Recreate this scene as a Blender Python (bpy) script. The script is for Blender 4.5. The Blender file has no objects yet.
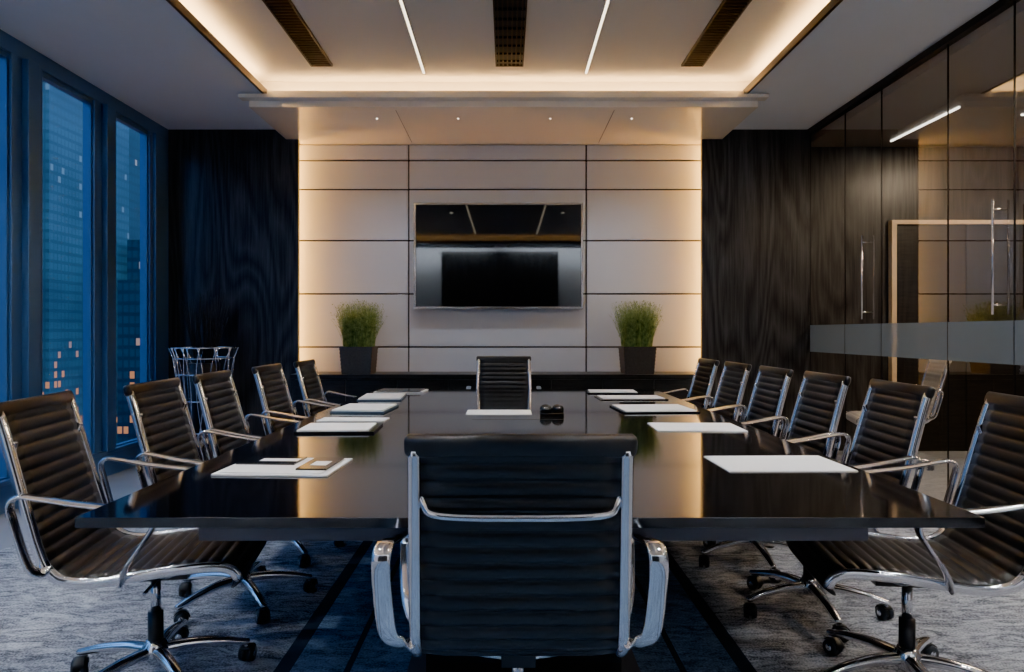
import bpy, math, random, bisect
from mathutils import Vector, Matrix, Euler
random.seed(7)
S=bpy.context.scene
try:
    S.view_settings.view_transform='AgX'
    S.view_settings.look='AgX - Punchy'
    S.view_settings.exposure=1.9
except Exception as e: print(e)

# ------------------------------------------------------------ materials
def newmat(name):
    m=bpy.data.materials.new(name); m.use_nodes=True
    nt=m.node_tree
    b=nt.nodes['Principled BSDF']
    return m,nt,b
def N(nt,t,**k):
    n=nt.nodes.new(t)
    for a,v in k.items(): setattr(n,a,v)
    return n
def simple(name,col,rough=.5,metal=0,ior=None,emit=None,es=0,noise=0,nscale=60,bump=0,coat=0):
    m,nt,b=newmat(name)
    b.inputs['Base Color'].default_value=(*col,1)
    b.inputs['Roughness'].default_value=rough
    b.inputs['Metallic'].default_value=metal
    if ior: b.inputs['IOR'].default_value=ior
    if coat: b.inputs['Coat Weight'].default_value=coat; b.inputs['Coat Roughness'].default_value=.05; b.inputs['Coat IOR'].default_value=1.7
    if emit:
        b.inputs['Emission Color'].default_value=(*emit,1); b.inputs['Emission Strength'].default_value=es
    if noise or bump:
        tc=N(nt,'ShaderNodeTexCoord'); no=N(nt,'ShaderNodeTexNoise')
        no.inputs['Scale'].default_value=nscale; no.inputs['Detail'].default_value=4
        nt.links.new(tc.outputs['Object'],no.inputs['Vector'])
        if noise:
            mx=N(nt,'ShaderNodeMix',data_type='RGBA')
            mx.inputs[6].default_value=(*[c*(1-noise) for c in col],1)
            mx.inputs[7].default_value=(*[min(1,c*(1+noise)) for c in col],1)
            nt.links.new(no.outputs['Fac'],mx.inputs[0]); nt.links.new(mx.outputs[2],b.inputs['Base Color'])
        if bump:
            bp=N(nt,'ShaderNodeBump'); bp.inputs['Strength'].default_value=bump; bp.inputs['Distance'].default_value=.002
            nt.links.new(no.outputs['Fac'],bp.inputs['Height']); nt.links.new(bp.outputs['Normal'],b.inputs['Normal'])
    return m
def emis(name,col,st):
    m=bpy.data.materials.new(name); m.use_nodes=True; nt=m.node_tree; nt.nodes.clear()
    e=N(nt,'ShaderNodeEmission'); o=N(nt,'ShaderNodeOutputMaterial')
    e.inputs[0].default_value=(*col,1); e.inputs[1].default_value=st
    nt.links.new(e.outputs[0],o.inputs[0]); return m
def glassmat(name,base,k,tint=(1,1,1),rough=0):
    m=bpy.data.materials.new(name); m.use_nodes=True; nt=m.node_tree; nt.nodes.clear(); L=nt.links.new
    t=N(nt,'ShaderNodeBsdfTransparent'); g=N(nt,'ShaderNodeBsdfGlossy')
    ge=N(nt,'ShaderNodeNewGeometry'); dt=N(nt,'ShaderNodeVectorMath',operation='DOT_PRODUCT'); L(ge.outputs['Normal'],dt.inputs[0]); L(ge.outputs['Incoming'],dt.inputs[1])
    ab=N(nt,'ShaderNodeMath',operation='ABSOLUTE'); L(dt.outputs['Value'],ab.inputs[0])
    su=N(nt,'ShaderNodeMath',operation='SUBTRACT'); su.inputs[0].default_value=1; L(ab.outputs[0],su.inputs[1])
    po=N(nt,'ShaderNodeMath',operation='POWER'); po.inputs[1].default_value=5; L(su.outputs[0],po.inputs[0])
    ma=N(nt,'ShaderNodeMath',operation='MULTIPLY_ADD'); ma.inputs[1].default_value=k; ma.inputs[2].default_value=base; ma.use_clamp=True
    mx=N(nt,'ShaderNodeMixShader'); o=N(nt,'ShaderNodeOutputMaterial')
    t.inputs[0].default_value=(*tint,1); g.inputs['Roughness'].default_value=rough
    L(po.outputs[0],ma.inputs[0]); L(ma.outputs[0],mx.inputs[0]); L(t.outputs[0],mx.inputs[1]); L(g.outputs[0],mx.inputs[2]); L(mx.outputs[0],o.inputs[0])
    return m
def woodmat(name,c0,c1,rough=.4,sc=(28,28,1.1),bump=.5,figure=False):
    m,nt,b=newmat(name); L=nt.links.new
    tc=N(nt,'ShaderNodeTexCoord'); mp=N(nt,'ShaderNodeMapping'); mp.inputs['Scale'].default_value=sc
    no=N(nt,'ShaderNodeTexNoise'); no.inputs['Scale'].default_value=1.6; no.inputs['Detail'].default_value=8; no.inputs['Roughness'].default_value=.65; no.inputs['Distortion'].default_value=.5
    L(tc.outputs['Object'],mp.inputs[0]); L(mp.outputs[0],no.inputs['Vector'])
    fac=no.outputs['Fac']
    if figure:
        m2=N(nt,'ShaderNodeMapping'); m2.inputs['Scale'].default_value=(1,1,.16); L(tc.outputs['Object'],m2.inputs[0])
        wv=N(nt,'ShaderNodeTexNoise'); wv.inputs['Scale'].default_value=2.2; wv.inputs['Detail'].default_value=1; wv.inputs['Distortion'].default_value=.4; L(m2.outputs[0],wv.inputs['Vector'])
        mu=N(nt,'ShaderNodeMath',operation='MULTIPLY'); mu.inputs[1].default_value=26; L(wv.outputs['Fac'],mu.inputs[0])
        si=N(nt,'ShaderNodeMath',operation='PINGPONG'); si.inputs[1].default_value=1; L(mu.outputs[0],si.inputs[0])
        fm=N(nt,'ShaderNodeMix',data_type='FLOAT'); fm.inputs[0].default_value=.22; L(no.outputs['Fac'],fm.inputs[2]); L(si.outputs[0],fm.inputs[3]); fac=fm.outputs[0]
    cr=N(nt,'ShaderNodeValToRGB'); cr.color_ramp.elements[0].position=.36; cr.color_ramp.elements[1].position=.70
    cr.color_ramp.elements[0].color=(*c0,1); cr.color_ramp.elements[1].color=(*c1,1)
    bp=N(nt,'ShaderNodeBump'); bp.inputs['Strength'].default_value=bump; bp.inputs['Distance'].default_value=.002
    L(fac,cr.inputs[0]); L(cr.outputs[0],b.inputs['Base Color'])
    L(fac,bp.inputs['Height']); L(bp.outputs[0],b.inputs['Normal']); b.inputs['Roughness'].default_value=rough
    return m

M={}
M['leather']=simple('black_leather',(.009,.0092,.010),.31,bump=.12,nscale=350,ior=1.6)
M['chrome']=simple('polished_aluminium',(.80,.80,.83),.10,1)
M['plastic']=simple('black_plastic',(.009,.009,.010),.35)
M['caster']=simple('caster_rubber',(.012,.017,.024),.4)
M['whiteleather']=simple('white_leather',(.7,.68,.65),.4)
M['ceil']=simple('ceiling_paint',(.67,.73,.81),.55,noise=.03,nscale=3)
M['recess']=simple('recess_paint',(.70,.67,.62),.6,noise=.03,nscale=2)
M['soffit']=simple('soffit_lacquer',(.82,.78,.72),.3,noise=.03,nscale=2,coat=1)
M['bronze']=simple('bronze_trim',(.10,.08,.06),.4,.8)
M['darkmetal']=simple('dark_metal',(.02,.02,.022),.35,.6)
M['winframe']=simple('window_frame_metal',(.075,.16,.31),.35,.4)
M['panel']=simple('panel_lacquer',(.60,.64,.71),.42,noise=.05,nscale=1.5)
M['joint']=simple('panel_joint',(.02,.018,.015),.6)
M['wood']=woodmat('black_oak',(.005,.005,.006),(.062,.060,.062),.33,(34,34,1.3),.4,True)
M['credenza']=woodmat('credenza_wood',(.004,.004,.004),(.022,.02,.019),.35,(3,3,30))
M['table']=simple('table_lacquer',(.006,.006,.0075),.07,ior=1.7,noise=.15,nscale=5)
M['apron']=simple('table_apron',(.13,.13,.15),.4)
M['screen']=simple('screen_glass',(.003,.003,.004),.03,ior=1.6)
M['tvframe']=simple('tv_frame',(.35,.33,.31),.25,.9)
M['paper']=simple('paper',(.93,.95,.98),.55,noise=.02,nscale=8)
M['black']=simple('black_gloss',(.010,.010,.012),.15)
M['bluecover']=simple('blue_grey_cover',(.07,.12,.18),.4)
M['pot']=simple('pot_weave',(.06,.057,.055),.6,noise=.5,nscale=70,bump=.8)
M['soil']=simple('soil',(.03,.02,.012),.9,noise=.4,bump=.6)
M['rearwall']=simple('rear_wall_paint',(.66,.66,.68),.6,noise=.04,nscale=2)
M['corrwall']=simple('corridor_wall',(.16,.135,.11),.5,noise=.1,nscale=2)
M['frame']=simple('door_frame_timber',(.75,.56,.36),.4,noise=.1,nscale=20)
M['led']=emis('linear_light',(1,.84,.62),2.0)
M['cled']=emis('corridor_light',(1,.93,.82),2.2)
M['spot']=emis('downlight_lens',(1,.9,.75),3)
M['glass']=glassmat('partition_glass',.25,.8,(.96,.97,.98))
M['wglass']=glassmat('window_glass',.06,.9,(.9,.95,1))
def frost():
    m=bpy.data.materials.new('frosted_film'); m.use_nodes=True; nt=m.node_tree; nt.nodes.clear(); L=nt.links.new
    t=N(nt,'ShaderNodeBsdfTransparent'); d=N(nt,'ShaderNodeBsdfDiffuse'); d.inputs[0].default_value=(.22,.29,.38,1)
    tr=N(nt,'ShaderNodeBsdfTranslucent'); tr.inputs[0].default_value=(.22,.29,.38,1)
    a=N(nt,'ShaderNodeMixShader'); a.inputs[0].default_value=.4; c=N(nt,'ShaderNodeMixShader'); c.inputs[0].default_value=.75
    o=N(nt,'ShaderNodeOutputMaterial')
    L(d.outputs[0],a.inputs[1]); L(tr.outputs[0],a.inputs[2]); L(t.outputs[0],c.inputs[1]); L(a.outputs[0],c.inputs[2]); L(c.outputs[0],o.inputs[0])
    return m
M['frost']=frost()
def leaf():
    m,nt,b=newmat('grass_leaf'); L=nt.links.new
    tc=N(nt,'ShaderNodeTexCoord'); no=N(nt,'ShaderNodeTexNoise'); no.inputs['Scale'].default_value=25
    cr=N(nt,'ShaderNodeValToRGB'); cr.color_ramp.elements[0].color=(.06,.14,.035,1); cr.color_ramp.elements[1].color=(.40,.52,.20,1)
    cr.color_ramp.elements[0].position=.3; cr.color_ramp.elements[1].position=.7
    L(tc.outputs['Object'],no.inputs['Vector']); L(no.outputs['Fac'],cr.inputs[0]); L(cr.outputs[0],b.inputs['Base Color']); b.inputs['Roughness'].default_value=.5
    return m
M['leaf']=leaf()
def carpet():
    m,nt,b=newmat('carpet'); L=nt.links.new
    tc=N(nt,'ShaderNodeTexCoord'); sx=N(nt,'ShaderNodeSeparateXYZ'); L(tc.outputs['Object'],sx.inputs[0])
    off=N(nt,'ShaderNodeMath',operation='SUBTRACT'); off.inputs[1].default_value=.03; L(sx.outputs[0],off.inputs[0])
    ab=N(nt,'ShaderNodeMath',operation='ABSOLUTE'); L(off.outputs[0],ab.inputs[0])
    ctr=N(nt,'ShaderNodeMath',operation='LESS_THAN'); ctr.inputs[1].default_value=.86; L(ab.outputs[0],ctr.inputs[0])
    s1=N(nt,'ShaderNodeMath',operation='COMPARE'); s1.inputs[1].default_value=.86; s1.inputs[2].default_value=.03; L(ab.outputs[0],s1.inputs[0])
    s2=N(nt,'ShaderNodeMath',operation='COMPARE'); s2.inputs[1].default_value=.62; s2.inputs[2].default_value=.012; L(ab.outputs[0],s2.inputs[0])
    so=N(nt,'ShaderNodeMath',operation='MAXIMUM'); L(s1.outputs[0],so.inputs[0]); L(s2.outputs[0],so.inputs[1])
    mp=N(nt,'ShaderNodeMapping'); mp.inputs['Scale'].default_value=(4,12,1); L(tc.outputs['Object'],mp.inputs[0])
    n1=N(nt,'ShaderNodeTexNoise'); n1.inputs['Scale'].default_value=1.5; n1.inputs['Detail'].default_value=7; n1.inputs['Roughness'].default_value=.75; n1.inputs['Distortion'].default_value=1.6; L(mp.outputs[0],n1.inputs['Vector'])
    n2=N(nt,'ShaderNodeTexNoise'); n2.inputs['Scale'].default_value=120; n2.inputs['Detail'].default_value=2; L(tc.outputs['Object'],n2.inputs['Vector'])
    hv=N(nt,'ShaderNodeMix',data_type='FLOAT'); hv.inputs[0].default_value=.35; L(n1.outputs['Fac'],hv.inputs[2]); L(n2.outputs['Fac'],hv.inputs[3])
    c1=N(nt,'ShaderNodeValToRGB'); c1.color_ramp.elements[0].position=.41; c1.color_ramp.elements[1].position=.59
    c1.color_ramp.elements[0].color=(.05,.058,.075,1); c1.color_ramp.elements[1].color=(.48,.49,.53,1); L(hv.outputs[0],c1.inputs[0])
    c2=N(nt,'ShaderNodeValToRGB'); c2.color_ramp.elements[0].position=.41; c2.color_ramp.elements[1].position=.59
    c2.color_ramp.elements[0].color=(.06,.10,.16,1); c2.color_ramp.elements[1].color=(.27,.40,.60,1); L(hv.outputs[0],c2.inputs[0])
    mx=N(nt,'ShaderNodeMix',data_type='RGBA'); L(ctr.outputs[0],mx.inputs[0]); L(c1.outputs[0],mx.inputs[6]); L(c2.outputs[0],mx.inputs[7])
    mx2=N(nt,'ShaderNodeMix',data_type='RGBA'); L(so.outputs[0],mx2.inputs[0]); L(mx.outputs[2],mx2.inputs[6]); mx2.inputs[7].default_value=(.025,.04,.065,1)
    L(mx2.outputs[2],b.inputs['Base Color']); b.inputs['Roughness'].default_value=.9
    bp=N(nt,'ShaderNodeBump'); bp.inputs['Strength'].default_value=.6; bp.inputs['Distance'].default_value=.006; L(hv.outputs[0],bp.inputs['Height']); L(bp.outputs[0],b.inputs['Normal'])
    return m
M['carpet']=carpet()
M['stone']=simple('polished_stone',(.40,.41,.44),.12,noise=.12,nscale=3)
def citymat(name,base,lit,thr,em,blue,cw=.5,ch=.85,contrast=.62):
    m,nt,b=newmat(name); L=nt.links.new
    g=N(nt,'ShaderNodeNewGeometry'); sx=N(nt,'ShaderNodeSeparateXYZ'); L(g.outputs['Position'],sx.inputs[0])
    ad=N(nt,'ShaderNodeMath',operation='ADD'); L(sx.outputs[0],ad.inputs[0]); L(sx.outputs[1],ad.inputs[1])
    def cell(src,s,gap):
        mu=N(nt,'ShaderNodeMath',operation='MULTIPLY'); mu.inputs[1].default_value=1/s; L(src,mu.inputs[0])
        fl=N(nt,'ShaderNodeMath',operation='FLOOR'); L(mu.outputs[0],fl.inputs[0])
        fr=N(nt,'ShaderNodeMath',operation='FRACT'); L(mu.outputs[0],fr.inputs[0])
        gt=N(nt,'ShaderNodeMath',operation='GREATER_THAN'); gt.inputs[1].default_value=gap; L(fr.outputs[0],gt.inputs[0])
        return fl.outputs[0],gt.outputs[0]
    a,ga=cell(ad.outputs[0],cw,.25); c,gc=cell(sx.outputs[2],ch,.35)
    cb=N(nt,'ShaderNodeCombineXYZ'); L(a,cb.inputs[0]); L(c,cb.inputs[1])
    wn=N(nt,'ShaderNodeTexWhiteNoise'); L(cb.outputs[0],wn.inputs[0])
    mr=N(nt,'ShaderNodeMapRange'); mr.inputs[1].default_value=-4.0; mr.inputs[2].default_value=1.5; mr.inputs[3].default_value=.76; mr.inputs[4].default_value=thr; L(sx.outputs[2],mr.inputs[0])
    gt=N(nt,'ShaderNodeMath',operation='GREATER_THAN'); L(wn.outputs[0],gt.inputs[0]); L(mr.outputs[0],gt.inputs[1])
    m1=N(nt,'ShaderNodeMath',operation='MULTIPLY'); L(ga,m1.inputs[0]); L(gc,m1.inputs[1])
    m2=N(nt,'ShaderNodeMath',operation='MULTIPLY'); L(m1.outputs[0],m2.inputs[0]); L(gt.outputs[0],m2.inputs[1])
    ns=N(nt,'ShaderNodeTexNoise'); ns.inputs['Scale'].default_value=.16; ns.inputs['Detail'].default_value=3; L(g.outputs['Position'],ns.inputs['Vector'])
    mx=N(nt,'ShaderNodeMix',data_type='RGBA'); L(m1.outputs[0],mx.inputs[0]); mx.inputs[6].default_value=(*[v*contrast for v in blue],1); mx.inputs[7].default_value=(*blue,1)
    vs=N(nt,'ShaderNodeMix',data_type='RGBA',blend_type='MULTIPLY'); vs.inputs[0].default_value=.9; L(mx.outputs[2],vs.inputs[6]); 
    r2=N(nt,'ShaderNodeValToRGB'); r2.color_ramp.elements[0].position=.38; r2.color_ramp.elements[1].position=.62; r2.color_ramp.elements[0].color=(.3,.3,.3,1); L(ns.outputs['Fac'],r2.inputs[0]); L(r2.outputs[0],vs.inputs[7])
    mc=N(nt,'ShaderNodeMapRange'); mc.inputs[1].default_value=-1.5; mc.inputs[2].default_value=2; L(sx.outputs[2],mc.inputs[0])
    lc=N(nt,'ShaderNodeMix',data_type='RGBA'); L(mc.outputs[0],lc.inputs[0]); lc.inputs[6].default_value=(.28,.115,.045,1); lc.inputs[7].default_value=(*[v*em for v in lit],1)
    mx2=N(nt,'ShaderNodeMix',data_type='RGBA'); L(m2.outputs[0],mx2.inputs[0]); L(vs.outputs[2],mx2.inputs[6]); L(lc.outputs[2],mx2.inputs[7])
    b.inputs['Base Color'].default_value=(*base,1); b.inputs['Roughness'].default_value=.4
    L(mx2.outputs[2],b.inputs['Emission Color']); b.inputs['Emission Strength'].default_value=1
    return m
M['towerA']=citymat('tower_facade_bright',(.03,.05,.07),(.25,.5,.8),.97,.17,(.011,.038,.072),.36,.62,.55)
M['towerB']=citymat('tower_facade_dark',(.015,.025,.04),(.8,.8,.9),.985,.17,(.003,.013,.028),.45,.8,.5)
def groundmat():
    m,nt,b=newmat('city_ground'); L=nt.links.new
    g=N(nt,'ShaderNodeNewGeometry'); v=N(nt,'ShaderNodeTexVoronoi'); v.inputs['Scale'].default_value=.16; L(g.outputs['Position'],v.inputs['Vector'])
    lt=N(nt,'ShaderNodeMath',operation='LESS_THAN'); lt.inputs[1].default_value=.17; L(v.outputs['Distance'],lt.inputs[0])
    mu=N(nt,'ShaderNodeMath',operation='MULTIPLY'); mu.inputs[1].default_value=3; L(lt.outputs[0],mu.inputs[0])
    b.inputs['Base Color'].default_value=(.01,.02,.04,1); b.inputs['Emission Color'].default_value=(1,.5,.18,1); L(mu.outputs[0],b.inputs['Emission Strength'])
    return m
M['ground']=groundmat()

# ------------------------------------------------------------ mesh builder
def catmull(P,n):
    P=[Vector(p) for p in P]; out=[]
    for i in range(len(P)-1):
        p0=P[max(i-1,0)];p1=P[i];p2=P[i+1];p3=P[min(i+2,len(P)-1)]
        for k in range(n):
            t=k/n
            out.append(.5*((2*p1)+(p2-p0)*t+(2*p0-5*p1+4*p2-p3)*t*t+(3*p1-p0-3*p2+p3)*t**3))
    out.append(P[-1]); return out
class MB:
    def __init__(s): s.v=[];s.f=[];s.m=[];s.s=[];s.mats=[]
    def mi(s,k):
        if k not in s.mats: s.mats.append(k)
        return s.mats.index(k)
    def add(s,vs,fs,k,sm=False):
        o=len(s.v); s.v+= [tuple(v) for v in vs]; i=s.mi(k)
        for f in fs: s.f.append([a+o for a in f]); s.m.append(i); s.s.append(sm)
    def box(s,a,b,k,rz=0,c=None):
        x0,y0,z0=a;x1,y1,z1=b
        vs=[Vector(p) for p in [(x0,y0,z0),(x1,y0,z0),(x1,y1,z0),(x0,y1,z0),(x0,y0,z1),(x1,y0,z1),(x1,y1,z1),(x0,y1,z1)]]
        if rz:
            c=Vector(c) if c else Vector(((x0+x1)/2,(y0+y1)/2,0)); R=Matrix.Rotation(rz,3,'Z')
            vs=[R@(v-c)+c for v in vs]
        s.add(vs,[(0,3,2,1),(4,5,6,7),(0,1,5,4),(1,2,6,5),(2,3,7,6),(3,0,4,7)],k)
    def sweep(s,P,a,b,k,lat=(0,1,0),n=10,pw=1):
        P=[Vector(p) for p in P]; L=Vector(lat); m=len(P); vs=[];fs=[]
        for i,p in enumerate(P):
            t=(P[min(i+1,m-1)]-P[max(i-1,0)]).normalized()
            l=(L-t*L.dot(t)).normalized(); nn=t.cross(l)
            aa=a[i] if isinstance(a,list) else a; bb=b[i] if isinstance(b,list) else b
            for j in range(n):
                th=2*math.pi*j/n; c=math.cos(th); d=math.sin(th)
                c=math.copysign(abs(c)**pw,c); d=math.copysign(abs(d)**pw,d)
                vs.append(p+l*(aa*c)+nn*(bb*d))
        for i in range(m-1):
            for j in range(n):
                fs.append((i*n+j,i*n+(j+1)%n,(i+1)*n+(j+1)%n,(i+1)*n+j))
        fs.append(tuple(range(n))[::-1]); fs.append(tuple((m-1)*n+j for j in range(n)))
        s.add(vs,fs,k,True)
    def cyl(s,p0,p1,r0,r1,k,n=16):
        p0=Vector(p0);p1=Vector(p1); t=(p1-p0).normalized()
        lat=Vector((1,0,0)) if abs(t.x)<.8 else Vector((0,1,0))
        s.sweep([p0,p1],[r0,r1],[r0,r1],k,lat,n)
    def lathe(s,prof,c,k,n=24):
        vs=[];fs=[];m=len(prof)
        for r,z in prof:
            for j in range(n):
                th=2*math.pi*j/n; vs.append((c[0]+r*math.cos(th),c[1]+r*math.sin(th),c[2]+z))
        for i in range(m-1):
            for j in range(n): fs.append((i*n+j,i*n+(j+1)%n,(i+1)*n+(j+1)%n,(i+1)*n+j))
        fs.append(tuple(range(n))[::-1]); fs.append(tuple((m-1)*n+j for j in range(n)))
        s.add(vs,fs,k,True)
    def mesh(s,name,fixn=True):
        me=bpy.data.meshes.new(name); me.from_pydata(s.v,[],s.f)
        for k in s.mats: me.materials.append(M[k])
        me.polygons.foreach_set('material_index',s.m); me.polygons.foreach_set('use_smooth',s.s); me.update()
        if fixn:
            import bmesh
            bm=bmesh.new(); bm.from_mesh(me); bmesh.ops.recalc_face_normals(bm,faces=bm.faces); bm.to_mesh(me); bm.free()
        return me
    def obj(s,name,bevel=0,fixn=True,origin=None):
        if origin is not None:
            o=Vector(origin); s.v=[tuple(Vector(v)-o) for v in s.v]
        ob=bpy.data.objects.new(name,s.mesh(name,fixn)); S.collection.objects.link(ob)
        if origin is not None: ob.location=origin
        if bevel:
            md=ob.modifiers.new('bevel','BEVEL'); md.width=bevel; md.segments=2; md.limit_method='ANGLE'; md.angle_limit=math.radians(50)
        return ob

XL,XR,YB,YF,ZC=-3.46,3.10,7.2,-2.6,3.32
ZR=3.50
PI=math.pi
# ------------------------------------------------------------ room shell
b=MB(); b.box((-2.9,YF,-.1),(XR,YB,0),'carpet'); b.box((XL-.2,YF,-.1),(-2.9,YB,0),'stone'); b.box((XR,YF,-.1),(6.4,YB,-.001),'stone'); b.obj('floor')
RX0,RX1,RY0,RY1=-2.12,2.09,-1.7,6.0
b=MB()
T=.045
b.box((XL-.2,YF,ZC),(RX0,YB,ZC+T),'ceil'); b.box((RX1,YF,ZC),(XR+.05,YB,ZC+T),'ceil')
b.box((RX0,YF,ZC),(RX1,RY0,ZC+T),'ceil'); b.box((RX0,RY1,ZC),(RX1,YB,ZC+T),'ceil')
b.box((RX0-.16,RY0-.16,ZR),(RX1+.16,RY1+.16,ZR+.04),'recess')
b.box((RX0-.18,RY0-.18,ZC+T),(RX0-.14,RY1+.18,ZR+.04),'recess'); b.box((RX1+.14,RY0-.18,ZC+T),(RX1+.18,RY1+.18,ZR+.04),'recess')
b.box((RX0-.14,RY1+.14,ZC+T),(RX1+.14,RY1+.18,ZR+.04),'recess'); b.box((RX0-.14,RY0-.18,ZC+T),(RX1+.14,RY0-.14,ZR+.04),'recess')
b.obj('ceiling')
b=MB()
for (a,c) in [((RX0-.002,RY0,ZC-.008),(RX0+.02,RY1,ZC+T+.008)),((RX1-.02,RY0,ZC-.008),(RX1+.002,RY1,ZC+T+.008))]: b.box(a,c,'bronze')
b.obj('trim_1',.002)
b=MB(); b.box((RX0+.02,RY1-.03,ZC-.012),(RX1-.02,RY1+.002,ZC+T-.005),'soffit'); b.box((RX0+.02,RY0,ZC-.012),(RX1-.02,RY0+.03,ZC+T),'bronze'); b.obj('trim_2',.002)
b=MB()
b.box((-2.26,5.98,3.22),(2.20,7.2,ZC),'soffit'); b.box((-2.32,5.89,3.275),(2.26,5.99,3.306),'soffit')
for x in (-1.2,-.45,.4,1.15): b.cyl((x,6.3,3.214),(x,6.3,3.222),.006,.006,'spot',12)
b.box((-.99,6.06,3.2165),(-.985,7.1,3.2205),'joint'); b.box((.95,6.06,3.2165),(.955,7.1,3.2205),'joint')
b.obj('ceiling_soffit',.003)
for x in (-.718,.683):
    b=MB(); b.box((x-.014,-1.4,ZR-.012),(x+.014,5.93,ZR+.002),'tvframe'); b.box((x-.009,-1.38,ZR-.0145),(x+.009,5.91,ZR-.0115),'led'); b.obj('linear_ceiling_light')
for x0,x1,lon in ((-1.636,-1.476,0),(-.084,.126,1),(1.476,1.636,0)):
    b=MB(); y0,y1=3.6,5.73; zt=ZR-.0015; zb=ZR-.017
    b.box((x0,y0,zt),(x1,y1,ZR+.001),'plastic')
    b.box((x0-.012,y0,ZR-.02),(x0,y1,ZR+.002),'bronze'); b.box((x1,y0,ZR-.02),(x1+.012,y1,ZR+.002),'bronze')
    b.box((x0-.012,y0-.012,ZR-.02),(x1+.012,y0,ZR+.002),'bronze'); b.box((x0-.012,y1,ZR-.02),(x1+.012,y1+.012,ZR+.002),'bronze')
    if lon:
        for i in range(6):
            x=x0+(i+.5)*(x1-x0)/6; b.box((x-.006,y0,zb),(x+.006,y1,zt),'bronze')
    n=int((y1-y0)/(.045 if not lon else .15))
    for i in range(n):
        y=y0+(i+.5)*(y1-y0)/n; b.box((x0,y-.006,zb),(x1,y+.006,zt),'bronze' if not lon else 'darkmetal')
    b.obj('ceiling_air_vent')
for x in (-1.05,1.05):  # unseen spots and discs over the table, added to brighten the papers
    for y in (1.3,2.6,3.4):
        b=MB(); b.cyl((x,y,ZR-.006),(x,y,ZR+.001),.05,.05,'darkmetal',20); b.cyl((x,y,ZR-.008),(x,y,ZR-.006),.035,.035,'spot',20); b.obj('added_fill_downlight')
        l=bpy.data.lights.new('added_table_fill_spot','SPOT'); l.energy=48; l.color=(.98,.97,.96); l.spot_size=math.radians(62); l.spot_blend=.7; l.shadow_soft_size=.04
        o=bpy.data.objects.new('added_table_fill_spot',l); S.collection.objects.link(o); o.location=(x,y,ZR-.02); o.rotation_euler=(math.radians(12),0,0)

# ------------------------------------------------------------ back wall
b=MB(); b.box((XL-.2,YB,-.1),(XR,YB+.15,3.6),'joint'); b.obj('wall_back')
b=MB()
cx=[-2.30,-1.033,.832,2.16]; rz=[.0,.55,1.092,1.65,2.209,2.746,3.05,3.22]
g=.008
for i in range(3):
    for j in range(len(rz)-1):
        b.box((cx[i]+g,YB-.03,rz[j]+g),(cx[i+1]-g,YB-.002,rz[j+1]-g),'panel')
b.obj('wall_panel_cladding',.003)
b=MB()
for z in rz[1:-1]: b.box((-2.28,YB-.014,z-g),(2.14,YB-.004,z+g),'darkmetal')
b.obj('trim_3')
for x0,x1,nm in ((XL,-2.135,0),(1.993,XR,1)):
    b=MB(); 
    b.box((x0,6.98,0),(x1,7.03,ZC),'wood')
    b.box((x0 if nm==0 else x0+.18,7.03,0),(x1-.18 if nm==0 else x1,7.2,ZC),'wood')
    b.obj('dark_wood_wall_panel',.002)
b=MB(); b.box((XL,6.965,0),(-2.135,6.98,.1),'plastic'); b.box((1.993,6.965,0),(XR,6.98,.1),'plastic'); b.obj('baseboard_back')
b=MB(); b.box((-2.10,6.70,.02),(1.96,7.16,.80),'credenza'); b.box((-2.12,6.67,.80),(1.98,7.165,.835),'credenza')
n=8
for i in range(n):
    w=4.02/n; x=-2.08+i*w; b.box((x+.004,6.682,.06),(x+w-.004,6.702,.785),'credenza')
b.box((-2.06,6.74,0),(1.92,7.1,.02),'plastic')
b.obj('credenza',.003)
b=MB(); b.box((XL-.2,YF-.15,-.1),(6.4,YF,3.6),'rearwall'); b.box((-1.6,YF,0),(1.25,YF+.05,3.22),'wood'); b.obj('wall_front')

# ------------------------------------------------------------ left window wall
ZH=3.20
b=MB()
b.box((XL-.10,YF,0),(XL,YB,.2),'winframe'); b.box((XL-.10,YF,ZH),(XL,YB,ZC),'winframe')
b.box((XL-.02,YF,.2),(XL+.03,YB,.23),'winframe')
cols=[(6.62,7.2),(5.73,6.05)]+[(5.73-.96*i,6.05-.96*i) for i in range(1,9)]
for y0,y1 in cols:
    y0=max(y0,YF); b.box((XL-.10,y0,.2),(XL-.0,y1,ZH),'winframe')
    ym=(y0+y1)/2
    if y1<7: b.box((XL-.001,ym-.06,.23),(XL+.05,ym+.06,ZH),'winframe')
    else: b.box((XL-.001,y0+.05,.23),(XL+.03,y0+.09,ZH),'winframe')
b.obj('wall_left',.004)
for i in range(len(cols)-1):
    y1=cols[i][0]; y0=cols[i+1][1]
    b=MB(); x=XL-.05
    b.box((x-.02,y0,.2),(x+.03,y0+.02,ZH),'winframe'); b.box((x-.02,y1-.02,.2),(x+.03,y1,ZH),'winframe')
    b.box((x-.02,y0+.02,.2),(x+.03,y1-.02,.24),'winframe'); b.box((x-.02,y0+.02,ZH-.04),(x+.03,y1-.02,ZH),'winframe')
    b.add([(x,y0+.02,.24),(x,y1-.02,.24),(x,y1-.02,ZH-.04),(x,y0+.02,ZH-.04)],[(0,1,2,3)],'wglass')
    b.obj('window_%d'%(i+1))

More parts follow.
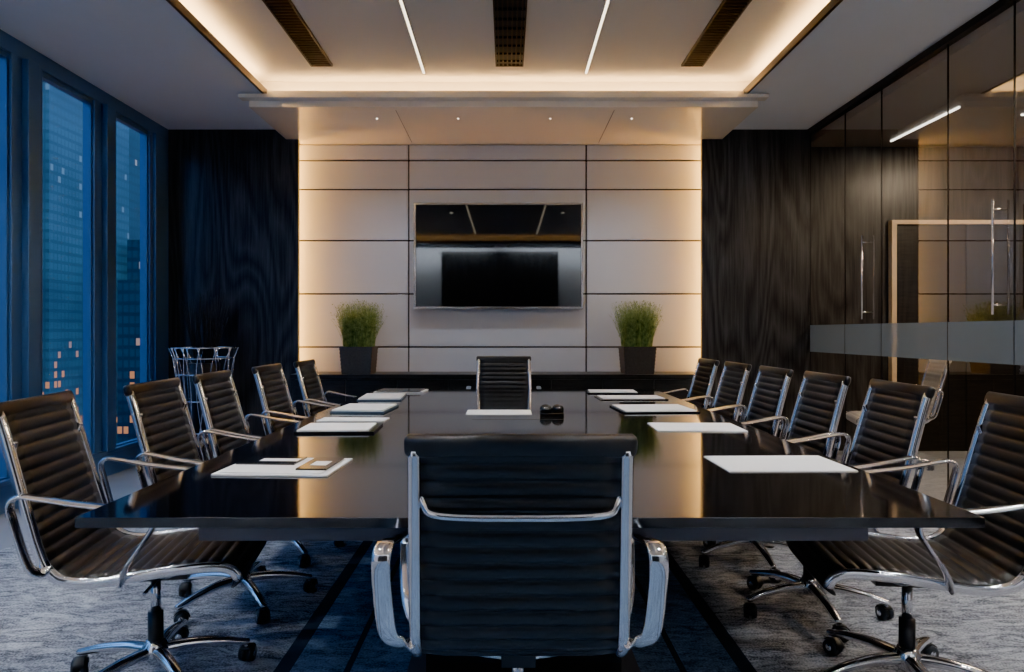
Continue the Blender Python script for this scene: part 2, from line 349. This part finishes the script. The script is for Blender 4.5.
b=MB(); b.box((-400,-200,-61),(-12,500,-60),'ground'); b.obj('city_ground')
def tower(x,y,w,d,z1,k):
    b=MB(); b.box((-w/2,-d/2,-60),(w/2,d/2,z1),k); b.box((-w*.4,-d*.4,z1),(w*.4,d*.4,z1+3),k); b.box((-w*.1,-d*.1,z1+3),(w*.1,d*.1,z1+8),k)
    ob=b.obj('skyscraper'); ob.location=(x,y,0); return ob
tower(-32,47,7,9,45,'towerA'); tower(-38,64,9,9,19,'towerB'); tower(-30,35,5,6,9,'towerB'); tower(-60,75,14,14,26,'towerB')
tower(-45,50,8,8,12,'towerB'); tower(-26,52,4.5,5,5,'towerB'); tower(-40,20,10,10,20,'towerA'); tower(-35,0,10,10,26,'towerB'); tower(-28,-16,8,8,12,'towerA'); tower(-46,88,12,12,34,'towerA')

# ------------------------------------------------------------ right glass wall
seams=[6.98,6.26,5.65,4.8,4.17,3.3,2.2,1.1,0,-1.1,-2.6]
b=MB()
b.box((XR-.03,YF,ZC-.05),(XR+.03,6.98,ZC),'darkmetal'); b.box((XR-.02,YF,0),(XR+.02,6.98,.04),'darkmetal')
for y in seams: b.box((XR-.005,y-.003,.04),(XR+.005,y+.003,ZC-.05),'darkmetal')
b.obj('wall_right')
for i in range(len(seams)-1):
    b=MB(); y1,y0=seams[i]-.003,seams[i+1]+.003
    b.add([(XR,y0,.04),(XR,y1,.04),(XR,y1,ZC-.05),(XR,y0,ZC-.05)],[(0,1,2,3)],'glass')
    b.add([(XR-.004,y0,1.05),(XR-.004,y1,1.05),(XR-.004,y1,1.32),(XR-.004,y0,1.32)],[(0,1,2,3)],'frost')
    b.obj('glass_partition_panel')
for i,y in enumerate((5.87,4.29)):
    b=MB(); b.cyl((XR-.05,y,1.36),(XR-.05,y,2.08),.007,.007,'chrome'); 
    for z in (1.42,2.02): b.cyl((XR-.05,y,z),(XR-.001,y,z),.006,.006,'chrome',10)
    b.obj('door_pull_handle')

b=MB(); b.box((XR,YB,-.1),(6.4,YB+.15,3.6),'wood'); b.obj('wall_corridor_end')
b=MB(); b.box((6.25,YF,0),(6.4,YB,3.6),'corrwall'); b.obj('wall_corridor_side')
b=MB(); b.box((XR+.05,YF,3.2),(6.25,YB,3.3),'corrwall'); b.box((XR+.031,YF,3.2),(XR+.05,YB,3.36),'corrwall'); b.obj('ceiling_corridor')
b=MB()
b.box((4.02,7.13,0),(4.07,7.199,2.42),'frame'); b.box((5.57,7.13,0),(5.62,7.199,2.42),'frame'); b.box((4.07,7.13,2.38),(5.57,7.199,2.42),'frame')
b.box((4.07,7.17,0),(4.815,7.199,2.38),'credenza'); b.box((4.825,7.17,0),(5.57,7.199,2.38),'credenza')
b.cyl((4.76,7.13,.95),(4.76,7.13,1.25),.01,.01,'chrome',10); b.cyl((4.89,7.13,.95),(4.89,7.13,1.25),.01,.01,'chrome',10)
for z in (1,1.2):
    for x in (4.76,4.89): b.cyl((x,7.13,z),(x,7.172,z),.006,.006,'chrome',8)
b.obj('door_1')
for a,c in (((3.9,5.9,3.185),(3.915,6.95,3.199)),((4.6,6.1,3.185),(6.0,6.115,3.199)),((3.9,3.5,3.185),(3.915,4.8,3.199)),((4.8,4.6,3.185),(6.1,4.615,3.199)),((3.9,0,3.185),(3.915,2,3.199))):
    b=MB(); b.box(a,c,'cled'); b.obj('corridor_strip_light')

# ------------------------------------------------------------ TV
b=MB()
x0,x1,z0,z1=-.967,.79,1.49,2.59
b.box((x0,7.09,z0),(x1,7.165,z1),'plastic')
f=.022
b.box((x0,7.075,z0),(x0+f,7.1,z1),'tvframe'); b.box((x1-f,7.075,z0),(x1,7.1,z1),'tvframe'); b.box((x0+f,7.075,z1-f),(x1-f,7.1,z1),'tvframe'); b.box((x0+f,7.075,z0),(x1-f,7.1,z0+f),'tvframe')
b.box((x0+f,7.084,z0+f),(x1-f,7.0895,z1-f),'screen')
b.box((-.3,7.16,1.9),(.1,7.172,2.2),'plastic')
b.obj('wall_mounted_television',.002)

# ------------------------------------------------------------ table
TX0,TX1,TY0,TY1=-1.165,1.288,1.84,5.98
b=MB(); b.box((TX0,TY0,.722),(TX1,TY1,.75),'table')
b.box((-.93,2.06,.62),(1.09,5.78,.722),'apron')
for y in (2.75,4.9):
    b.box((-.29,y-.3,.03),(.41,y+.3,.62),'table'); b.box((-.36,y-.37,0),(.48,y+.37,.03),'apron')
b.box((-.2,3.9,.7495),(.32,3.905,.7508),'plastic')
b.obj('conference_table',.006)

# ------------------------------------------------------------ office chair
def chair_mesh(lea='leather',nm='office_chair'):
    b=MB()
    prof=[(.315,.405),(.338,.432),(.325,.462),(.27,.478),(.15,.474),(.02,.460),(-.10,.447),(-.185,.455),(-.238,.492),(-.268,.56),(-.300,.67),(-.335,.80),(-.368,.92),(-.392,1.0)]
    C=catmull([(x,0,z) for x,z in prof],40)
    s=[0]
    for i in range(1,len(C)): s.append(s[-1]+(C[i]-C[i-1]).length)
    tot=s[-1]; pitch=tot/math.ceil(tot/.043); ns=int(tot/pitch)*8
    def at(d):
        i=min(max(bisect.bisect_left(s,d),1),len(s)-1); t=(d-s[i-1])/(s[i]-s[i-1]+1e-9); return C[i-1].lerp(C[i],t)
    def hw(d):
        u=d/tot
        return .258-.020*max(0,(u-.45)/.55)
    W=8; vs=[];fs=[]; rows=[]
    for i in range(ns+1):
        d=tot*i/ns; p=at(d); t=(at(min(d+.004,tot))-at(max(d-.004,0))).normalized(); n=Vector((t.z,0,-t.x))
        th=.006+.0085*abs(math.sin(math.pi*d/pitch))**.7
        if i in (0,ns): th=.003
        h=hw(d)-.012
        row=[]
        for j in range(W+1):
            u=-1+2*j/W; e=1-.5*abs(u)**8
            row.append(p+Vector((0,u*h,0))+n*th*e)
        for j in range(W,-1,-1):
            u=-1+2*j/W; e=1-.5*abs(u)**8
            row.append(p+Vector((0,u*h,0))-n*th*e)
        rows.append(row)
    K=2*(W+1)
    for r in rows: vs+=r
    for i in range(ns):
        for j in range(K): fs.append((i*K+j,i*K+(j+1)%K,(i+1)*K+(j+1)%K,(i+1)*K+j))
    fs.append(tuple(range(K))); fs.append(tuple(ns*K+j for j in range(K)))
    b.add(vs,fs,lea,True)
    for sg in (-1,1):
        P=[];A=[]
        for i in range(0,61):
            d=tot*(.03+.965*i/60); p=at(d); P.append(p+Vector((0,sg*(hw(d)-.004),0))); A.append(.0155 if d>tot*.5 else .012)
        b.sweep(P,A,.017,'chrome',n=14,pw=.8)
    t=(at(tot)-at(tot-.02)).normalized(); p=at(tot)
    q=[p+Vector((0,y,0)) for y in (-.256,-.254,-.246,.246,.254,.256)]
    b.sweep(q,[.012,.020,.026,.026,.020,.012],[.006,.012,.017,.017,.012,.006],lea,lat=t,n=16,pw=.7)
    def rail(z):
        return min(C[len(C)//2:],key=lambda c:abs(c.z-z))
    pr=rail(.84)
    w=.228
    b.sweep(catmull([(pr.x,-w,pr.z+.06),(pr.x-.012,-w+.012,pr.z+.02),(pr.x-.028,-w+.05,pr.z),(pr.x-.034,0,pr.z-.003),(pr.x-.028,w-.05,pr.z),(pr.x-.012,w-.012,pr.z+.02),(pr.x,w,pr.z+.06)],6),.011,.010,'chrome',lat=(1,0,0),n=10)
    for sg in (-1,1):
        r0,r1,r2,r3=rail(.52),rail(.58),rail(.68),rail(.735)
        P=catmull([(r0.x+.01,sg*.252,.500),(r0.x+.005,sg*.290,.503),(r1.x+.01,sg*.316,.535),(r2.x+.004,sg*.323,.66),(r3.x+.006,sg*.322,.722),(r3.x+.03,sg*.320,.746),(r3.x+.08,sg*.320,.740),(-.13,sg*.320,.718),(0,sg*.320,.698),(.065,sg*.320,.686),(.095,sg*.320,.666),(.098,sg*.319,.64),(.075,sg*.316,.60),(.02,sg*.305,.52),(-.005,sg*.288,.47),(-.012,sg*.262,.452),(-.02,sg*.240,.448)],6)
        b.sweep(P,.023,.0075,'chrome',n=14,pw=.8)
    for x,z in ((-.09,.425),(.10,.440)):
        b.sweep(catmull([(x,-.245,z+.022),(x,-.2,z),(x,0,z-.03),(x,.2,z),(x,.245,z+.022)],5),.016,.009,'chrome',lat=(1,0,0),n=10,pw=.7)
    b.box((-.11,-.045,.372),(.12,.045,.408),'plastic')
    b.sweep([(.03,-.05,.388),(.03,-.16,.385),(.03,-.2,.383)],.006,.006,'chrome',lat=(1,0,0),n=8)
    b.cyl((0,0,.24),(0,0,.375),.017,.017,'chrome'); b.cyl((0,0,.10),(0,0,.25),.027,.026,'plastic')
    b.lathe([(.03,.075),(.046,.085),(.046,.125),(.034,.145),(.03,.15)],(0,0,0),'chrome',20)
    for i in range(5):
        a=2*math.pi*i/5+.3; c,sn=math.cos(a),math.sin(a)
        def q(r,z): return (r*c,r*sn,z)
        P=catmull([q(.03,.112),q(.12,.113),q(.22,.100),q(.29,.083),q(.315,.078)],5); m=len(P)
        b.sweep(P,[.024-.011*k/(m-1) for k in range(m)],[.020-.010*k/(m-1) for k in range(m)],'chrome',lat=(-sn,c,0),n=10,pw=.75)
        b.cyl(q(.305,.045),q(.305,.083),.008,.008,'chrome',8)
        ca=a+1.1+i*.5; lc=Vector((-math.sin(ca),math.cos(ca),0)); base=Vector(q(.305,.031))+Vector((math.cos(ca),math.sin(ca),0))*.012
        for sg in (-1,1):
            b.cyl(base+lc*(.007*sg),base+lc*(.026*sg),.031,.027,'caster',16)
            b.cyl(base+lc*(.0262*sg),base+lc*(.028*sg),.014,.012,'chrome',10)
        b.cyl(base-lc*.008,base+lc*.008,.02,.02,'plastic',10)
        hood=[base+Vector((math.cos(ca)*.034*math.cos(k),math.sin(ca)*.034*math.cos(k),.034*math.sin(k))) for k in [math.pi*j/6*.9 +.1 for j in range(6)]]
        b.sweep(hood,.022,.003,'plastic',lat=lc,n=8)
    return b.mesh(nm)
cm=chair_mesh()
def chair(x,y,deg,dz=0):
    o=bpy.data.objects.new('office_chair',cm); S.collection.objects.link(o); o.location=(x,y,dz); o.rotation_euler=(0,0,math.radians(deg))
chair(.03,1.895,90)
chair(-.03,5.99,-90)
for x,y,r in ((-1.26,2.45,9),(-1.23,3.16,3),(-1.26,3.86,3),(-1.24,4.66,0),(-1.21,5.42,1)): chair(x,y,r)
for x,y,r in ((1.40,2.39,172),(1.36,3.07,177),(1.34,3.72,179),(1.32,4.37,179),(1.30,5.02,180),(1.28,5.68,180)): chair(x,y,r)
cw=chair_mesh('whiteleather','visitor_chair')
for x,y,r in ((3.55,6.3,165),):
    o=bpy.data.objects.new('visitor_chair',cw); S.collection.objects.link(o); o.location=(x,y,0); o.rotation_euler=(0,0,math.radians(r))

# ------------------------------------------------------------ table items
ZT=.7505
def doc(name,x0,x1,y0,y1,rz,layers):
    b=MB(); z=ZT; cx_,cy_=(x0+x1)/2,(y0+y1)/2
    for (dx0,dx1,dy0,dy1,h,k) in layers:
        b.box((x0+dx0,y0+dy0,z),(x1-dx1,y1-dy1,z+h),k,math.radians(rz),(cx_,cy_,0)); z+=h
    return b.obj(name,.0008,origin=(cx_,cy_,ZT))
doc('folder_with_papers',-1.02,-.61,2.36,2.68,-3,[(0,0,0,0,.006,'paper'),(.02,.03,.02,.02,.003,'paper')])
doc('tablet',-1.0,-.78,2.52,2.66,-3,[(0,0,0,0,.006,'black'),(.07,.006,.045,.045,.0008,'paper')]).location.z+=.0092
doc('tablet',-.745,-.635,2.42,2.64,-3,[(0,0,0,0,.006,'black'),(.03,.02,.06,.08,.0008,'paper')]).location.z+=.0092
doc('notebook',-1.05,-.66,3.35,3.66,2,[(0,0,0,0,.010,'black'),(.012,.03,.012,.03,.007,'paper')])
doc('notebook',-1.06,-.68,3.8,3.95,-2,[(0,0,0,0,.006,'paper')])
doc('notebook',-1.08,-.74,4.2,4.6,-4,[(0,0,0,0,.010,'bluecover'),(.01,.01,.01,.02,.010,'paper')])
doc('notebook',-1.1,-.78,4.95,5.4,3,[(0,0,0,0,.008,'bluecover'),(.01,.01,.01,.02,.01,'paper')])
doc('folder',-1.08,-.68,5.55,5.85,-3,[(0,0,0,0,.012,'paper'),(.02,.02,.02,.02,.008,'black')])
doc('document_pad',.79,1.255,2.44,2.74,1,[(0,0,0,0,.002,'paper'),(.003,.003,.003,.003,.002,'paper')])
doc('document_pad',.76,1.21,3.42,3.72,-2,[(0,0,0,0,.004,'paper'),(.003,.003,.003,.003,.002,'paper')])
doc('document_pad',.70,1.18,4.2,4.6,4,[(0,0,0,0,.008,'black'),(.015,.02,.01,.02,.007,'paper')])
doc('folder',.68,1.18,5.0,5.3,2,[(0,0,0,0,.006,'black'),(.02,.02,.015,.02,.006,'paper')])
doc('folder',.66,1.08,5.5,5.8,-3,[(0,0,0,0,.008,'black'),(.02,.02,.015,.02,.006,'paper')])
doc('document_sheet',-.25,.15,4.12,4.36,0,[(0,0,0,0,.003,'paper')])
b=MB()
c=(.27,4.12,ZT)
b.sweep([(c[0]-.07,c[1],ZT+.009),(c[0]+.07,c[1],ZT+.009)],.045,.009,'black',lat=(0,1,0),n=16,pw=.6)
for dx in (-.036,.036):
    b.lathe([(.028,.0),(.036,.012),(.037,.03),(.031,.044),(.018,.052),(.006,.055)],(c[0]+dx,c[1],ZT+.008),'black',20)
    b.cyl((c[0]+dx,c[1]-.037,ZT+.036),(c[0]+dx,c[1]-.031,ZT+.036),.016,.016,'tvframe',16)
    b.cyl((c[0]+dx,c[1]-.0385,ZT+.036),(c[0]+dx,c[1]-.036,ZT+.036),.011,.011,'screen',16)
b.obj('conference_phone')

# ------------------------------------------------------------ potted plants
def plant(x,y,z):
    b=MB(); w0,w1,h=.140,.160,.27
    vs=[];fs=[]
    def ring(w,zz): return [(-w,-w,zz),(w,-w,zz),(w,w,zz),(-w,w,zz)]
    R=[ring(w0,0),ring(w1,h),ring(w1-.012,h),ring(w1-.016,h-.03)]
    for r in R: vs+=r
    for i in range(3):
        for j in range(4): fs.append((i*4+j,i*4+(j+1)%4,(i+1)*4+(j+1)%4,(i+1)*4+j))
    fs.append((3,2,1,0)); b.add(vs,fs,'pot'); b.add(R[3],[(0,1,2,3)],'soil')
    for k in range(7):
        zz=.02+k*.036; w=w0+(w1-w0)*zz/h+.003
        b.box((-w,-w,zz),(w,w,zz+.018),'pot')
    rnd=random.Random(int(x*100)+5)
    for i in range(1500):
        a=rnd.uniform(0,6.283); r=.15*math.sqrt(rnd.random()); px,py=r*math.cos(a),r*math.sin(a)
        lean=rnd.uniform(0,.10)*(.4+r/.14); L=rnd.uniform(.32,.56)*(1-.10*r/.14); a2=a+rnd.uniform(-.6,.6)
        ex,ey=px+lean*math.cos(a2),min(py+lean*math.sin(a2),.26); wd=rnd.uniform(.0015,.003); ph=rnd.uniform(0,3.14)
        dx,dy=wd*math.cos(ph),wd*math.sin(ph); vs=[]
        for t in (0,.35,.7,1):
            cx_=px+(ex-px)*t**1.7; cy_=py+(ey-py)*t**1.7; zz=h-.03+L*t*(1-.08*t); q=1-.75*t
            vs+=[(cx_-dx*q,cy_-dy*q,zz),(cx_+dx*q,cy_+dy*q,zz)]
        b.add(vs,[(0,1,3,2),(2,3,5,4),(4,5,7,6)],'leaf')
        for k in range(2):
            t=rnd.uniform(.35,1); cx_=px+(ex-px)*t**1.7; cy_=py+(ey-py)*t**1.7; zz=h-.03+L*t*(1-.08*t)
            a3=rnd.uniform(0,6.28); l=.022; ux,uy=math.cos(a3)*l,math.sin(a3)*l; vx,vy=-uy*.22,ux*.22
            b.add([(cx_,cy_,zz),(cx_+ux*.5+vx,cy_+uy*.5+vy,zz+.012),(cx_+ux,cy_+uy,zz+.016),(cx_+ux*.5-vx,cy_+uy*.5-vy,zz+.010)],[(0,1,2,3)],'leaf')
    o=b.obj('potted_grass_plant',fixn=False); o.location=(x,y,z)
plant(-1.485,6.855,.8352); plant(1.305,6.855,.8352)

# ------------------------------------------------------------ wire basket vase with twigs
b=MB(); n=26
def rr(z): return .17+.12*(z/1.1)**1.5
for i in range(n):
    a=2*math.pi*i/n
    P=[]
    for k in range(13):
        z=.02+1.08*k/12; tw=a+.5*math.sin(z*2.2)*(1 if i%2 else -1); r=rr(z)+(.02 if k==12 else 0); P.append((r*math.cos(tw),r*math.sin(tw),z))
    b.sweep(P,.005,.005,'chrome',lat=(math.cos(a+1.57),math.sin(a+1.57),0.01),n=6)
for z in (.02,.3,.6,.85,1.0,1.1):
    r=rr(z); P=[(r*math.cos(2*math.pi*k/32),r*math.sin(2*math.pi*k/32),z) for k in range(33)]
    b.sweep(P,.006,.006,'chrome',lat=(0,0,1),n=6)
b.cyl((0,0,0),(0,0,.03),.175,.175,'plastic',24)
b.lathe([(.10,.03),(.12,.5),(.14,.95),(.135,.955),(.1,.5)],(0,0,0),'plastic',20)
rnd=random.Random(3)
for i in range(60):
    a=rnd.uniform(0,6.28); r=rnd.uniform(.05,.24); h=rnd.uniform(1.3,1.66)
    b.sweep(catmull([(.03*math.cos(a),.03*math.sin(a),.5),(.09*math.cos(a),.09*math.sin(a),1.0),(r*math.cos(a+.3),r*math.sin(a+.3),h)],4),.004,.004,'plastic',lat=(0,1,0),n=5)
o=b.obj('wire_floor_vase'); o.location=(-2.90,6.55,0)

# ------------------------------------------------------------ lights
def area(name,loc,rot,sx,sy,w,col,spread=None):
    l=bpy.data.lights.new(name,'AREA'); l.shape='RECTANGLE'; l.size=sx; l.size_y=sy; l.energy=w; l.color=col
    if spread: l.spread=math.radians(spread)
    o=bpy.data.objects.new(name,l); S.collection.objects.link(o); o.location=loc; o.rotation_euler=rot; return o
W=(1,.60,.24)
yc=(RY0+RY1)/2; ly=RY1-RY0; zl=ZC+.07
area('cove_led_strip',(RX0-.06,yc,zl),(PI,math.radians(-25),0),.03,ly,21,W)
area('cove_led_strip',(RX1+.06,yc,zl),(PI,math.radians(25),0),.03,ly,21,W)
area('cove_led_strip',(0,RY1+.06,zl),(PI-math.radians(25),0,0),4.2,.03,7,W)
area('cove_led_strip',(0,RY0-.06,zl),(PI,0,0),4.2,.03,2.5,W)
area('niche_led_strip',(-2.26,7.10,1.95),(0,-PI/2,0),2.5,.05,13,(1,.47,.09))
area('niche_led_strip',(2.12,7.10,1.95),(0,PI/2,0),2.5,.05,13,(1,.47,.09))
for x in (-1.2,-.45,.4,1.15):
    l=bpy.data.lights.new('soffit_downlight','SPOT'); l.energy=12; l.color=(.78,.87,1); l.spot_size=math.radians(125); l.spot_blend=.9; l.shadow_soft_size=.03
    o=bpy.data.objects.new('soffit_downlight',l); S.collection.objects.link(o); o.location=(x,6.3,3.20)
b=MB()  # unseen lamps and fittings behind camera, added to bounce fill off rear wall
for x0,x1 in ((-3.3,-.3),(.0,2.95)): b.box((x0,YF+.30,ZC-.03),(x1,YF+.42,ZC-.001),'darkmetal')
b.obj('added_rear_fill_fitting')
for x in (-1.8,1.48): area('added_rear_fill_light',(x,YF+.36,ZC-.035),(math.radians(-38),0,0),2.9,.09,66,(.80,.90,1))
for x in (-2.7,2.6):  # out-of-view ceiling lamps and discs, added as general room fill
    for y in (-1.2,.4,2.0,3.6):
        b=MB(); b.cyl((x,y,ZC-.006),(x,y,ZC+.001),.06,.06,'darkmetal',20); b.cyl((x,y,ZC-.008),(x,y,ZC-.006),.045,.045,'spot',20); b.obj('added_fill_downlight')
        l=bpy.data.lights.new('added_fill_downlight_lamp','SPOT'); l.energy=52; l.color=(.93,.96,1); l.spot_size=math.radians(120); l.spot_blend=.8; l.shadow_soft_size=.06
        o=bpy.data.objects.new('added_fill_downlight_lamp',l); S.collection.objects.link(o); o.location=(x,y,ZC-.02)
for y in (2.5,5.6): area('added_corridor_fill_light',(4.9,y,3.19),(0,0,0),.6,.6,34,(1,.76,.5))  # unseen area lights, added to brighten the corridor behind the glass

# world
w=bpy.data.worlds.new('dusk_sky'); S.world=w; w.use_nodes=True; nt=w.node_tree; L=nt.links.new
bg=nt.nodes['Background']; tc=N(nt,'ShaderNodeTexCoord'); sx=N(nt,'ShaderNodeSeparateXYZ'); cr=N(nt,'ShaderNodeValToRGB')
L(tc.outputs['Generated'],sx.inputs[0]); L(sx.outputs[2],cr.inputs[0]); L(cr.outputs[0],bg.inputs[0])
e=cr.color_ramp.elements; e[0].position=0; e[0].color=(.022,.055,.105,1); e[1].position=.6; e[1].color=(.06,.16,.36,1)
bg.inputs[1].default_value=3.4

cam=bpy.data.cameras.new('camera'); co=bpy.data.objects.new('camera',cam); S.collection.objects.link(co)
co.location=(0,0,1.25); co.rotation_euler=(PI/2,0,0); cam.sensor_width=36; cam.lens=24.01; cam.shift_x=5/1024; cam.shift_y=-4/1024
cam.clip_end=1000; cam.clip_start=.05
S.camera=co
